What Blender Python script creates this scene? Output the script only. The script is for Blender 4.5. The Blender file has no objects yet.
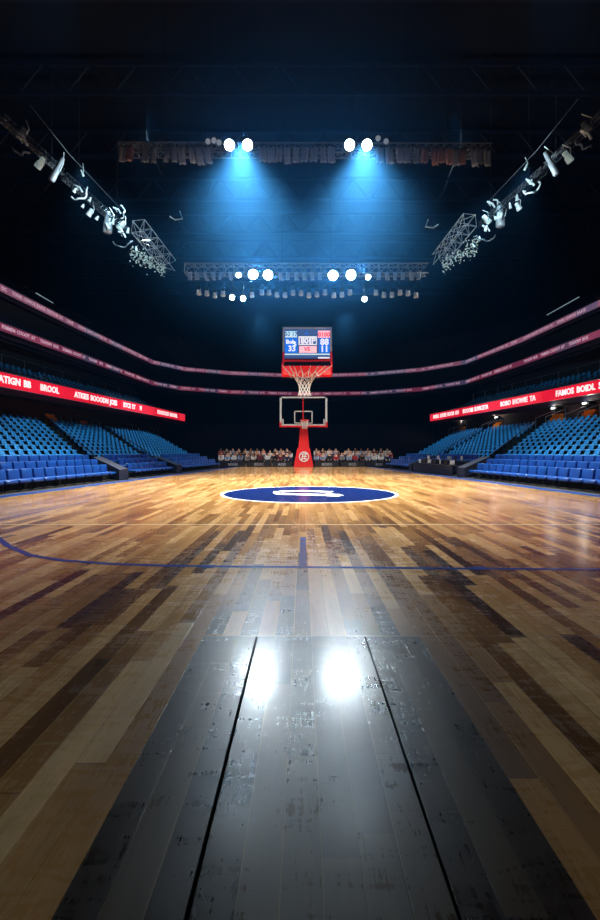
import bpy, bmesh, math, random
from mathutils import Vector, Matrix
rnd = random.Random(7)
SC = bpy.context.scene
COL = SC.collection
PI = math.pi
F, H, HZ, CX = 450.0, 1.3, 452.0, 303.0      # focal length in pixels, eye height, horizon row, vanishing column

# ------------------------------------------------------------------ camera, world, light, exposure
cam = bpy.data.cameras.new('camera'); cam_o = bpy.data.objects.new('camera', cam); COL.objects.link(cam_o)
cam.sensor_width = 36; cam.sensor_fit = 'AUTO'; cam.lens = F/920*36
cam.shift_x = -3/920; cam.shift_y = -8/920
cam.clip_start = .05; cam.clip_end = 400
cam_o.location = (0, 0, H); cam_o.rotation_euler = (PI/2, 0, 0)
SC.camera = cam_o
SC.view_settings.view_transform = 'Standard'; SC.view_settings.look = 'None'
SC.view_settings.exposure = 0.0; SC.view_settings.gamma = 1.0; SC.view_settings.use_curve_mapping = False
W = bpy.data.worlds.new('world'); SC.world = W; W.use_nodes = True
W.node_tree.nodes['Background'].inputs[0].default_value = (0.01, 0.03, 0.08, 1)
W.node_tree.nodes['Background'].inputs[1].default_value = 0.02
W.cycles.volume_step_size = 6.0; SC.cycles.volume_max_steps = 32
LENS_UPPER, LENS_LOWER = 60.0, 820.0
# thin blue haze hanging round the overhead rig, thinning out with distance from it
wt = W.node_tree; wo = wt.nodes['World Output']
vsn = wt.nodes.new('ShaderNodeVolumeScatter'); vsn.inputs['Color'].default_value = (.06, .36, .95, 1); vsn.inputs['Anisotropy'].default_value = .2
gpos = wt.nodes.new('ShaderNodeNewGeometry'); mpn = wt.nodes.new('ShaderNodeMapping'); mpn.vector_type = 'POINT'
mpn.inputs['Location'].default_value = (0, -23/12, -13.6/7.2); mpn.inputs['Scale'].default_value = (1/8.5, 1/12, 1/7.2)
ln = wt.nodes.new('ShaderNodeVectorMath'); ln.operation = 'LENGTH'
mr = wt.nodes.new('ShaderNodeMapRange'); mr.interpolation_type = 'SMOOTHERSTEP'
mr.inputs[1].default_value = 0; mr.inputs[2].default_value = 1.25; mr.inputs[3].default_value = .016; mr.inputs[4].default_value = .00018
wt.links.new(gpos.outputs['Position'], mpn.inputs['Vector']); wt.links.new(mpn.outputs[0], ln.inputs[0]); wt.links.new(ln.outputs['Value'], mr.inputs[0])
wt.links.new(mr.outputs[0], vsn.inputs['Density']); wt.links.new(vsn.outputs[0], wo.inputs['Volume'])
def light(kind, name, loc, target, power, color, size=.25, angle=60, blend=.6):
    l = bpy.data.lights.new(name, kind); o = bpy.data.objects.new(name, l); COL.objects.link(o)
    o.location = loc; l.energy = power; l.color = color
    if kind == 'SPOT':
        l.spot_size = math.radians(angle); l.spot_blend = blend; l.shadow_soft_size = size
    elif kind == 'AREA':
        l.shape = 'RECTANGLE'; l.size = size[0]; l.size_y = size[1]
    o.rotation_euler = (Vector(target) - Vector(loc)).to_track_quat('-Z', 'Y').to_euler()
    return o
WARM = (1.0, .95, .87); COOL = (.55, .8, 1.0)
# court floods carried by the two front trusses
for x in (-2.9, 2.9):
    light('SPOT', 'flood_beam', (x, 21.3, 15.9), (x*.9, 17.6, 0), 35000, WARM, .25, 75, 1)
    light('SPOT', 'flood_beam', (x*.8, 23.6, 8.9), (x*.7, 29, 0), 5500, WARM, .25, 86, 1)
# court washes from the side rigs, plus added spots for rig and stands
STAND = (.5, .84, 1.0)
for s in (-1, 1):
    light('SPOT', 'court_wash', (s*12, 24, 16.5), (s*5, 19.5, 0), 26000, WARM, .3, 62, 1)
    light('SPOT', 'rig_accent', (s*9.4, 23.5, 14.2), (s*14.5, 28.5, 17.0), 2600, (.7, .9, 1), .2, 105, .6)  # added spot that brightens the rig steel; no modelled lamp carries it
    light('SPOT', 'court_wash', (s*12, 34, 17.5), (0, 36, 0), 14000, WARM, .3, 56, 1)
    for yy in (19, 30, 41):
        light('SPOT', 'stand_wash', (s*10, yy, 24), (s*13.0, yy-1, 1.6), 18000, STAND, .3, 35, .6)  # added spots high above the rigs to light the seats, without fixtures

# ------------------------------------------------------------------ helpers
def hx(c):
    c = c.lstrip('#'); v = [int(c[i:i+2], 16)/255 for i in (0, 2, 4)]
    return tuple(((x/12.92) if x <= .04045 else ((x+.055)/1.055)**2.4) for x in v) + (1,)
_m = {}
def mat(name, col, rough=.6, metal=0, var=.25, scale=6, emit=0, coat=0, spec=.5):
    if name in _m: return _m[name]
    m = bpy.data.materials.new(name); m.use_nodes = True; nt = m.node_tree; b = nt.nodes['Principled BSDF']
    c = hx(col) if isinstance(col, str) else tuple(col)
    b.inputs['Roughness'].default_value = rough; b.inputs['Metallic'].default_value = metal
    b.inputs['Specular IOR Level'].default_value = spec
    b.inputs['Coat Weight'].default_value = coat
    tc = nt.nodes.new('ShaderNodeTexCoord'); n = nt.nodes.new('ShaderNodeTexNoise'); n.inputs['Scale'].default_value = scale
    n.inputs['Detail'].default_value = 4
    mx = nt.nodes.new('ShaderNodeMix'); mx.data_type = 'RGBA'
    mx.inputs[6].default_value = tuple(x*(1-var) for x in c[:3])+(1,); mx.inputs[7].default_value = tuple(min(1, x*(1+var)) for x in c[:3])+(1,)
    nt.links.new(tc.outputs['Object'], n.inputs['Vector']); nt.links.new(n.outputs['Fac'], mx.inputs[0])
    nt.links.new(mx.outputs[2], b.inputs['Base Color'])
    if emit:
        nt.links.new(mx.outputs[2], b.inputs['Emission Color']); b.inputs['Emission Strength'].default_value = emit
    _m[name] = m; return m
class MB:
    def __init__(s): s.v = []; s.f = []
    def add(s, vs, fs):
        n = len(s.v); s.v += [tuple(v) for v in vs]; s.f += [tuple(i+n for i in f) for f in fs]; return s
    def box(s, x0, x1, y0, y1, z0, z1, M=None):
        vs = [Vector((x, y, z)) for z in (z0, z1) for y in (y0, y1) for x in (x0, x1)]
        if M: vs = [M @ v for v in vs]
        return s.add(vs, [(0, 2, 3, 1), (4, 5, 7, 6), (0, 1, 5, 4), (2, 6, 7, 3), (0, 4, 6, 2), (1, 3, 7, 5)])
    def hexa(s, b, t):       # bottom four and top four corners
        return s.add(list(b)+list(t), [(3, 2, 1, 0), (4, 5, 6, 7), (0, 1, 5, 4), (1, 2, 6, 5), (2, 3, 7, 6), (3, 0, 4, 7)])
    def tube(s, pts, r, n=6, closed=False, cap=True):
        pts = [Vector(p) for p in pts]; k = len(pts); rs = r if isinstance(r, (list, tuple)) else [r]*k
        vs = []
        for i, p in enumerate(pts):
            a = pts[(i-1) % k] if (closed or i > 0) else p; b = pts[(i+1) % k] if (closed or i < k-1) else p
            d = (b-a).normalized() if (b-a).length > 1e-9 else Vector((0, 0, 1))
            u = d.cross(Vector((0, 0, 1)));
            if u.length < 1e-3: u = Vector((1, 0, 0))
            u.normalize(); w = d.cross(u)
            for j in range(n):
                t = 2*PI*j/n; vs.append(p + rs[i]*(math.cos(t)*u + math.sin(t)*w))
        fs = []
        for i in range(k if closed else k-1):
            i2 = (i+1) % k
            for j in range(n):
                j2 = (j+1) % n; fs.append((i*n+j, i*n+j2, i2*n+j2, i2*n+j))
        if cap and not closed:
            fs.append(tuple(range(n))[::-1]); fs.append(tuple((k-1)*n+j for j in range(n)))
        return s.add(vs, fs)
    def strip(s, poly, z0, z1, th):   # wall following a plan polyline, thickened by its normals
        P = [Vector((p[0], p[1])) for p in poly]; N = normals(P); vs = []
        for p, n in zip(P, N):
            q = p + n*th
            vs += [(p.x, p.y, z0), (p.x, p.y, z1), (q.x, q.y, z1), (q.x, q.y, z0)]
        fs = []
        for i in range(len(P)-1):
            a = i*4; b = a+4
            for j in range(4): fs.append((a+j, b+j, b+(j+1) % 4, a+(j+1) % 4))
        fs += [(0, 1, 2, 3), tuple(len(vs)-4+j for j in (3, 2, 1, 0))]
        return s.add(vs, fs)
    def build(s, name, m=None, parent=None, smooth=False, bevel=0):
        me = bpy.data.meshes.new(name); me.from_pydata(s.v, [], s.f)
        bm = bmesh.new(); bm.from_mesh(me)
        bmesh.ops.recalc_face_normals(bm, faces=bm.faces)
        if bevel: bmesh.ops.bevel(bm, geom=list(bm.edges), offset=bevel, segments=2, affect='EDGES', clamp_overlap=True)
        bm.to_mesh(me); bm.free()
        if smooth: me.polygons.foreach_set('use_smooth', [True]*len(me.polygons))
        o = bpy.data.objects.new(name, me); COL.objects.link(o)
        if m: me.materials.append(m)
        if parent: o.parent = parent
        return o
def normals(P, side=None):
    N = []
    for i in range(len(P)):
        a = P[max(0, i-1)]; b = P[min(len(P)-1, i+1)]; t = (b-a).normalized(); n = Vector((-t.y, t.x))
        N.append(n)
    return N
def tag(o, label, cat, group=None, kind=None):
    o['label'] = label; o['category'] = cat
    if group: o['group'] = group
    if kind: o['kind'] = kind
    return o
def struct(o): o['kind'] = 'structure'; return o
def empty(name, loc=(0, 0, 0), rz=0):
    o = bpy.data.objects.new(name, None); COL.objects.link(o); o.location = loc; o.rotation_euler = (0, 0, rz); o.empty_display_size = .2
    return o
def copy_tree(o, loc, rz=0, parent=None):
    c = o.copy(); COL.objects.link(c)
    for ch in list(o.children):
        d = ch.copy(); COL.objects.link(d); d.parent = c
        for g in list(ch.children):
            e = g.copy(); COL.objects.link(e); e.parent = d
    c.location = loc; c.rotation_euler = (0, 0, rz)
    return c
def at(px, py, Y): return Vector(((px-CX)*Y/F, Y, H+(HZ-py)*Y/F))
def ordn(n): return '%d%s' % (n, 'th' if 10 <= n % 100 <= 20 else {1: 'st', 2: 'nd', 3: 'rd'}.get(n % 10, 'th'))
def text_mesh(name, s, size, m, parent, origin, u, v, bold=.02, align='LEFT', depth=.012, wide=1.0):
    cu = bpy.data.curves.new(name, 'FONT'); cu.body = s; cu.size = size; cu.offset = bold*size; cu.extrude = depth
    cu.align_x = align; cu.align_y = 'CENTER'; cu.resolution_u = 2
    t = bpy.data.objects.new(name, cu); COL.objects.link(t)
    bpy.context.view_layer.update()
    me = bpy.data.meshes.new_from_object(t.evaluated_get(bpy.context.evaluated_depsgraph_get()))
    bpy.data.objects.remove(t)
    me.materials.clear(); me.materials.append(m)
    o = bpy.data.objects.new(name, me); COL.objects.link(o)
    u = Vector(u).normalized(); v = Vector(v).normalized(); w = u.cross(v)
    M = Matrix.Identity(4)
    for i in range(3): M[i][0] = u[i]*wide; M[i][1] = v[i]; M[i][2] = w[i]; M[i][3] = origin[i]
    me.transform(M)
    if parent: o.parent = parent
    return o

# ------------------------------------------------------------------ floor
def wood_material():
    m = bpy.data.materials.new('court_wood'); m.use_nodes = True; nt = m.node_tree; N = nt.nodes; L = nt.links
    b = N['Principled BSDF']
    def math_(op, a, b_=None, c=None):
        n = N.new('ShaderNodeMath'); n.operation = op
        for i, x in enumerate((a, b_, c)):
            if x is None: continue
            if isinstance(x, (int, float)): n.inputs[i].default_value = x
            else: L.new(x, n.inputs[i])
        return n.outputs[0]
    def sstep(x, a, c):
        n = N.new('ShaderNodeMapRange'); n.interpolation_type = 'SMOOTHSTEP'
        L.new(x, n.inputs[0]); n.inputs[1].default_value = a; n.inputs[2].default_value = c; return n.outputs[0]
    def noise(vec, scale, detail=3, rough=.5):
        n = N.new('ShaderNodeTexNoise'); n.inputs['Scale'].default_value = scale; n.inputs['Detail'].default_value = detail
        n.inputs['Roughness'].default_value = rough; L.new(vec, n.inputs['Vector']); return n.outputs['Fac']
    def wn(x, y=None, z=None):
        c = N.new('ShaderNodeCombineXYZ'); L.new(x, c.inputs[0])
        if y: L.new(y, c.inputs[1])
        if z: c.inputs[2].default_value = z
        n = N.new('ShaderNodeTexWhiteNoise'); n.noise_dimensions = '3D'; L.new(c.outputs[0], n.inputs['Vector']); return n.outputs['Value']
    def mapping(sc):
        n = N.new('ShaderNodeMapping'); n.inputs['Scale'].default_value = sc; L.new(tc.outputs['Object'], n.inputs['Vector']); return n.outputs[0]
    def mix(f, a, c):
        n = N.new('ShaderNodeMix'); n.data_type = 'RGBA'
        if isinstance(f, (int, float)): n.inputs[0].default_value = f
        else: L.new(f, n.inputs[0])
        for i, x in ((6, a), (7, c)):
            if isinstance(x, tuple): n.inputs[i].default_value = x
            else: L.new(x, n.inputs[i])
        return n.outputs[2]
    tc = N.new('ShaderNodeTexCoord'); sp = N.new('ShaderNodeSeparateXYZ'); L.new(tc.outputs['Object'], sp.inputs[0])
    x, y = sp.outputs[0], sp.outputs[1]
    PW = .1262
    xs = math_('DIVIDE', math_('ADD', x, .32), PW)
    row = math_('FLOOR', xs); fx = math_('FRACT', xs)
    off = math_('MULTIPLY', wn(row), 7.3)
    ys = math_('ADD', math_('DIVIDE', y, 1.55), off)
    seg = math_('FLOOR', ys); fy = math_('FRACT', ys)
    r1 = wn(row, seg, 3.1); r2 = wn(row, seg, 8.7)
    big = noise(mapping((.55, .3, 1)), 1.0, 2)
    tone = math_('ADD', math_('MULTIPLY', math_('POWER', r1, .8), .85), math_('MULTIPLY', math_('SUBTRACT', big, .44), 1.0))
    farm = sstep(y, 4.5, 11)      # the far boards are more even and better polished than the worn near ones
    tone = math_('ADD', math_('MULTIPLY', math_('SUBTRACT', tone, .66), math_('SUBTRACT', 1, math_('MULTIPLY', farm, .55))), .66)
    ramp = N.new('ShaderNodeValToRGB'); L.new(tone, ramp.inputs[0])
    e = ramp.color_ramp.elements; e[0].position = 0.0; e[0].color = hx('#24160d'); e[1].position = .9; e[1].color = hx('#dcb680')
    for p, c in ((.18, '#3c2817'), (.34, '#7a542e'), (.55, '#ab7f4a'), (.72, '#c99f68')):
        q = e.new(p); q.color = hx(c)
    # the dark stained boards of the near centre panel
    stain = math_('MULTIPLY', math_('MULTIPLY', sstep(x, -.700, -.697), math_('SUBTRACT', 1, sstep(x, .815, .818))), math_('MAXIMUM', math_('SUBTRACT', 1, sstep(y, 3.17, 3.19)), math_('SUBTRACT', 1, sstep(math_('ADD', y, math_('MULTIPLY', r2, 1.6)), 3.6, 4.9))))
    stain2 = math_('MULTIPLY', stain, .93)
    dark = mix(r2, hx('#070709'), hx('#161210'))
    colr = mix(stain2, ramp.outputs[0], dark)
    # grain
    grain = noise(mapping((55, 2.2, 1)), 1.0, 5, .65)
    fine = noise(mapping((9, 1.1, 1)), 1.0, 4, .6)
    g = math_('ADD', math_('MULTIPLY', grain, .55), math_('MULTIPLY', fine, .75))
    g = math_('ADD', math_('MULTIPLY', g, .9), .38)
    gm = N.new('ShaderNodeMix'); gm.data_type = 'RGBA'; gm.blend_type = 'MULTIPLY'; gm.inputs[0].default_value = 1
    cg = N.new('ShaderNodeCombineColor'); [L.new(g, cg.inputs[i]) for i in range(3)]
    L.new(colr, gm.inputs[6]); L.new(cg.outputs[0], gm.inputs[7]); colr = gm.outputs[2]
    # seams: worn pale or dark edges
    dx = math_('MULTIPLY', math_('MINIMUM', fx, math_('SUBTRACT', 1, fx)), PW)
    dy = math_('MULTIPLY', math_('MINIMUM', fy, math_('SUBTRACT', 1, fy)), 1.55)
    sx = math_('SUBTRACT', 1, sstep(dx, .0012, .0035)); sy = math_('SUBTRACT', 1, sstep(dy, .0015, .004))
    pale = math_('GREATER_THAN', wn(row, None, 5.5), .45)
    pale = math_('MULTIPLY', pale, math_('SUBTRACT', 1, math_('MULTIPLY', stain, .85)))
    seamcol = mix(pale, hx('#150d07'), hx('#d8b06a'))
    colr = mix(math_('MULTIPLY', sx, .8), colr, seamcol)
    colr = mix(math_('MULTIPLY', sy, .7), colr, hx('#1a1009'))
    # two black panel joints and the cross joint
    def joint(coord, pos, w): return math_('SUBTRACT', 1, sstep(math_('ABSOLUTE', math_('SUBTRACT', coord, pos)), w*.5, w))
    near = math_('SUBTRACT', 1, sstep(y, 3.16, 3.18))
    j = math_('MULTIPLY', math_('MAXIMUM', joint(x, -.325, .0105), joint(x, .437, .008)), near)
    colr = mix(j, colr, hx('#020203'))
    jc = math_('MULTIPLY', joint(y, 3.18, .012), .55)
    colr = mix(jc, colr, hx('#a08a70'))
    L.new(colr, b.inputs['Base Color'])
    # scratches and scuffs in the varnish
    sm = noise(mapping((1.6, 1.2, 1)), 2.2, 6, .7)
    sc1 = N.new('ShaderNodeTexNoise'); sc1.inputs['Scale'].default_value = 1; sc1.inputs['Detail'].default_value = 6; sc1.inputs['Distortion'].default_value = 1.6
    L.new(mapping((3, 14, 1)), sc1.inputs['Vector'])
    sc2 = noise(mapping((60, 5, 1)), 1.0, 4, .75)
    ro = math_('ADD', math_('MULTIPLY', sm, .26), math_('MULTIPLY', sc1.outputs['Fac'], .28))
    ro = math_('ADD', ro, math_('MULTIPLY', sc2, .34))
    ro = math_('ADD', ro, math_('MULTIPLY', r2, .05))
    ro = math_('SUBTRACT', ro, .21)
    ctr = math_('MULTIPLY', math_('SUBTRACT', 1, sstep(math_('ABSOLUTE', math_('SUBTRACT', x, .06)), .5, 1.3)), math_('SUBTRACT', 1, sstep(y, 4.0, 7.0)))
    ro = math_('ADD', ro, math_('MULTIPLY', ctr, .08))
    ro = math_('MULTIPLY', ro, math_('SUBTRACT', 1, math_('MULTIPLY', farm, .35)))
    ro = math_('MAXIMUM', ro, j)
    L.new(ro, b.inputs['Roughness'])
    notj = math_('SUBTRACT', 1, j)
    L.new(math_('MULTIPLY', notj, .4), b.inputs['Specular IOR Level'])
    L.new(math_('MULTIPLY', notj, .3), b.inputs['Coat Weight'])
    b.inputs['Coat Roughness'].default_value = .17
    bp = N.new('ShaderNodeBump'); bp.inputs['Strength'].default_value = .17; bp.inputs['Distance'].default_value = .004
    hh = math_('SUBTRACT', math_('MULTIPLY', sc2, .8), math_('ADD', sx, j))
    L.new(hh, bp.inputs['Height']); L.new(bp.outputs[0], b.inputs['Normal'])
    return m
def front_x(Y): return 9.17-.113*(Y-13.6)
FAR = 39.9
fl = MB(); ya, yb = -9.0, FAR
pl = [(-front_x(ya)+.2, ya), (front_x(ya)-.2, ya), (front_x(yb)-.2, yb), (-front_x(yb)+.2, yb)]
fl.add([(a, b_, 0) for a, b_ in pl]+[(a, b_, -.12) for a, b_ in pl], [(0, 1, 2, 3), (7, 6, 5, 4), (0, 4, 5, 1), (1, 5, 6, 2), (2, 6, 7, 3), (3, 7, 4, 0)])
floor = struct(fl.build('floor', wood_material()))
M_blue = mat('court_blue_paint', '#0d4296', .25, spec=.3, var=.12, scale=3)
M_bluedk = mat('court_circle_paint', '#04205c', .18, spec=.3, var=.15, scale=2)
M_white = mat('white_paint', '#e4e8ec', .5, var=.05)
M_pale = mat('faded_line_paint', '#cbb894', .4, var=.15)
def flat(name, outline, m, z=.002, parent=floor):
    mb = MB(); n = len(outline)
    mb.add([(p[0], p[1], z) for p in outline]+[(p[0], p[1], z-.0015) for p in outline], [tuple(range(n)), tuple(range(2*n-1, n-1, -1))]+[(i, (i+1) % n, n+(i+1) % n, n+i) for i in range(n)])
    return mb.build(name, m, parent)
def flat_line(name, pts, w, m, z=.003):
    P = [Vector(p) for p in pts]; Nn = normals(P)
    mb = MB(); vs = []
    for p, n in zip(P, Nn):
        a = p+n*w/2; c = p-n*w/2; vs += [(a.x, a.y, z), (c.x, c.y, z)]
    return mb.add(vs, [(2*i, 2*i+1, 2*i+3, 2*i+2) for i in range(len(P)-1)]).build(name, m, floor)
circ = lambda cx, cy, rx, ry, n=72: [(cx+rx*math.cos(2*PI*i/n), cy+ry*math.sin(2*PI*i/n)) for i in range(n)]
flat('centre_circle_outline', circ(.2, 14.2, 2.76, 2.76), M_white, .002)
flat('centre_circle', circ(.2, 14.2, 2.66, 2.66), M_bluedk, .004)
def gp(px, py): Y = H*F/(py-HZ); return ((px-CX)*Y/F, Y)
flat_line('painted_logo_stroke', [gp(279, 491.7), gp(300, 491.0), gp(332, 492.0)], .42, M_white, .006)
flat_line('painted_logo_stroke', [gp(279, 494.0), gp(305, 494.6), gp(341, 495.8)], .5, M_white, .006)
flat_line('painted_logo_stroke', [gp(277, 491.5), gp(276, 493.0), gp(280, 494.5)], .2, M_white, .006)
flat_line('painted_logo_stroke', [gp(326, 494.0), gp(338, 494.6), gp(341, 495.8)], .2, M_white, .006)
# arc line across the court
arc = [gp(*p) for p in ((-60, 500), (-30, 518), (-10, 532), (8, 546), (30, 555.5), (62, 560.5), (110, 564), (165, 565.8), (230, 566.8), (303, 567.3), (400, 568.2), (500, 569), (600, 569.6), (680, 570))]
flat_line('painted_arc_line', arc, .085, M_blue, .003)
flat_line('painted_tick_mark', [(0.0, 5.1), (0.0, 6.85)], .085, M_blue, .005)
flat_line('painted_tick_mark', [(-1.12, 5.09), (-1.0, 5.09)], .14, M_blue, .005)
flat_line('painted_tick_mark', [(1.9, 5.02), (2.05, 5.02)], .13, M_blue, .005)
for s in (-1, 1):
    flat_line('painted_side_line', [(s*5.86, 6.0), (s*5.7, 11.9)], .05, M_blue, .003)
flat_line('painted_cross_line', [(-5.7, 8.05), (5.7, 8.05)], .04, M_pale, .003)
for s in (-1, 1):
    flat_line('painted_border_band', [(s*(front_x(y)-.5), y) for y in (-9, 10, 25, FAR)], .46, M_blue, .004)
flat_line('painted_baseline', [(-6.0, 36.6), (6.0, 36.6)], .12, M_pale, .003)

# ------------------------------------------------------------------ room shell
M_conc = mat('dark_concrete', '#07090d', .85, var=.3, scale=1.2)
M_navy = mat('navy_panel', '#0b1830', .7, var=.3, scale=1.5)
M_dkwall = mat('dark_wall_paint', '#0b1422', .9, var=.3, scale=.6)
M_brown = mat('concourse_wall', '#2a1712', .85, var=.35, scale=1)
M_black = mat('black_metal', '#0a0b0d', .45, .3, var=.3)
M_steel = mat('truss_aluminium', '#b8d0dc', .4, .1, var=.2, scale=9)
g = MB().box(-46, 46, -12, 96, -.5, -.13).build('floor_surround', M_conc); struct(g)
struct(MB().box(-46, -45.5, -12, 96, -.5, 36).build('wall_left', M_dkwall))
struct(MB().box(45.5, 46, -12, 96, -.5, 36).build('wall_right', M_dkwall))
struct(MB().box(-46, 46, 95.5, 96, -.5, 36).build('wall_back', M_dkwall))
struct(MB().box(-46, 46, -12, -11.5, -.5, 36).build('wall_near', M_dkwall))
ce = MB().box(-46, 46, -12, 96, 36, 36.4)
ceil_o = struct(ce.build('ceiling', M_dkwall))
rf = MB()
for yy in range(6, 92, 8):
    rf.box(-45, 45, yy-.12, yy+.12, 33.9, 34.2); rf.box(-45, 45, yy-.12, yy+.12, 31.4, 31.7)
    for k in range(-11, 11):
        rf.tube([(k*4, yy, 31.5), (k*4+2, yy, 34)], .07, 4); rf.tube([(k*4+2, yy, 34), (k*4+4, yy, 31.5)], .07, 4)
struct(rf.build('trim_roof_trusses', M_navy))

def cbowl(rib, side_ext):  # helper for tiers
    return rib
def offset(poly, d):
    P = [Vector(p) for p in poly]; return [p+n*d for p, n in zip(P, normals(P))]
def tier(name, inner, depth, z0, z1, rows, m):
    # stepped rake following the inner polyline outward
    lines = [offset(inner, depth*i/rows) for i in range(rows+1)]; mb = MB()
    for i in range(rows):
        za = z0+(z1-z0)*i/rows; zb = z0+(z1-z0)*(i+1)/rows if i < rows-1 else z1
        a, c = lines[i], lines[i+1]; n = len(a); vs = []
        for p, q in zip(a, c): vs += [(p.x, p.y, za-.5), (p.x, p.y, za), (q.x, q.y, za), (q.x, q.y, za-.5)]
        fs = [(k*4+j, k*4+4+j, k*4+4+(j+1) % 4, k*4+(j+1) % 4) for k in range(n-1) for j in range(4)]
        fs += [(0, 1, 2, 3), tuple(len(vs)-4+j for j in (3, 2, 1, 0))]
        mb.add(vs, fs)
    return struct(mb.build(name, m))
# outlines are ordered so that the normal points away from the court: right side far -> near, left side near -> far
def rib1(s):
    f = (lambda Y: 17.0-.0986*(Y-25.2)) if s < 0 else (lambda Y: 18.4-.121*(Y-27.9))
    ys = [4, 12, 18, 25, 32, 39, 46, 54]
    pts = [(s*f(Y), Y) for Y in ys]
    return pts if s < 0 else pts[::-1]
Z1, Z2, Z3 = 5.4, 10.04, 14.3
R2 = [(-21.6, 4), (-21.4, 20), (-21.0, 31.2), (-20.0, 44), (-19, 57), (-16.8, 61.5), (-10.6, 65.5), (0, 67.8), (9.9, 66.7), (16.5, 62.5), (20.3, 56.2), (21.4, 43.7), (21.8, 33), (22, 20), (22.2, 4)]
R3 = [(-24.6, 4), (-24.2, 22), (-23.9, 35.5), (-23.3, 46.4), (-21.7, 65), (-18.5, 70.5), (-12, 74), (0, 77), (11.2, 75), (18.6, 71), (23.5, 65), (25.3, 51.8), (25.9, 39.2), (26.1, 22), (26.3, 4)]
tests = normals([Vector(p) for p in R2])
assert tests[0].x < 0 and tests[7].y > 0, (tests[0], tests[7])
for s, nm in ((-1, 'left'), (1, 'right')):
    r1 = rib1(s)
    struct(MB().strip(offset(r1, .16), 4.6, 5.9, .3).build('trim_tier_front_'+nm, M_navy))
    tier('trim_middle_tier_'+nm, offset(r1, .3), 5.6, 5.2, 7.7, 6, M_navy)
    struct(MB().strip(offset(r1, 6.0), 4.6, 10.2, .4).build('trim_middle_wall_'+nm, M_dkwall))
    struct(MB().strip(offset(r1, 1.6 if s < 0 else 1.0), -.1, 4.7, .3).build('trim_concourse_wall_'+nm, M_brown))
struct(MB().strip(offset(R2, .3), 9.4, 10.5, .3).build('trim_upper_tier_front', M_navy))
ut = MB(); A_, B_ = offset(R2, .55), offset(R3, .7)
for i in range(6):
    vs = []
    for p, q in zip(A_, B_):
        a = p.lerp(q, i/6); c = p.lerp(q, (i+1)/6); z = 9.7+i*.5
        vs += [(a.x, a.y, z-.5), (a.x, a.y, z), (c.x, c.y, z), (c.x, c.y, z-.5)]
    n = len(A_)
    ut.add(vs, [(k*4+j, k*4+4+j, k*4+4+(j+1) % 4, k*4+(j+1) % 4) for k in range(n-1) for j in range(4)]+[(0, 1, 2, 3), tuple(len(vs)-4+j for j in (3, 2, 1, 0))])
struct(ut.build('trim_upper_tier', M_navy))
struct(MB().strip(offset(R3, .7), 12, 13.75, .3).build('trim_upper_tier_wall', M_dkwall))
struct(MB().strip(offset(R3, .3), 13.7, 14.9, .3).build('trim_top_tier_front', M_navy))
tier('trim_top_tier', offset(R3, .5), 14, 14.2, 23, 14, M_navy)
# far end stand behind the crowd
fe = MB()
for i in range(14):
    fe.box(-13-i*.35, 13+i*.35, 44+i*1.2, 45.2+i*1.2, -.1, .4+i*.36)
struct(fe.build('trim_end_stand', M_navy))

# ------------------------------------------------------------------ lower stands
def SP(s, Yf, r, z=0):
    Yb = 1.13*Yf+6.6; Xb = 17.7-.0674*(Yb-26.3); Xf = front_x(Yf)
    return Vector((s*(Xf+(Xb-Xf)*r), Yf+(Yb-Yf)*r, z))
CR = [.012+.088*i for i in range(3)]; CZ = [0, .22, .44]
NB = 11
BR = [.30+.0625*i for i in range(NB)]; BZ = [.62+.235*i for i in range(NB)]
YF0, YF1 = 4.0, 36.7
for s, nm in ((-1, 'left'), (1, 'right')):
    mb = MB()
    def step(r0, r1, z):
        n = 12; vs = []
        for k in range(n+1):
            Y = YF0+(YF1-YF0)*k/n; a = SP(s, Y, r0); c = SP(s, Y, r1)
            vs += [(a.x, a.y, -.12), (a.x, a.y, z), (c.x, c.y, z), (c.x, c.y, -.12)]
        fs = [(k*4+j, k*4+4+j, k*4+4+(j+1) % 4, k*4+(j+1) % 4) for k in range(n) for j in range(4)]+[(0, 1, 2, 3), tuple(len(vs)-4+j for j in (3, 2, 1, 0))]
        mb.add(vs, fs)
    step(-.018, CR[1]-.02, 0)
    step(CR[1]-.02, CR[2]-.02, CZ[1]); step(CR[2]-.02, BR[0]-.03, CZ[2])
    for i in range(NB): step(BR[i]-.03, (BR[i+1]-.03) if i < NB-1 else 1.06, BZ[i])
    struct(mb.build('trim_lower_stand_'+nm, M_conc))

# ------------------------------------------------------------------ seats
M_seatA = mat('courtside_blue_vinyl', '#0a4590', .32, var=.15, scale=4, coat=.3)
M_seatB = mat('stadium_blue_plastic', '#2f8cc8', .38, var=.2, scale=5)
M_leg = mat('seat_leg_metal', '#15181d', .4, .6)
def rounded_slab(w, d, h, M, n=3):   # cushion-like rounded block
    bm = bmesh.new(); bmesh.ops.create_cube(bm, size=1)
    for v in bm.verts: v.co = Vector((v.co.x*w, v.co.y*d, v.co.z*h))
    bmesh.ops.bevel(bm, geom=list(bm.edges), offset=min(w, d, h)*.38, segments=n, affect='EDGES', profile=.5)
    for v in bm.verts: v.co = M @ v.co
    vs = [v.co.copy() for v in bm.verts]; bm.verts.index_update(); fs = [tuple(v.index for v in f.verts) for f in bm.faces]; bm.free()
    return vs, fs
T = Matrix.Translation; RX = lambda a: Matrix.Rotation(a, 4, 'X')
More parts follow.
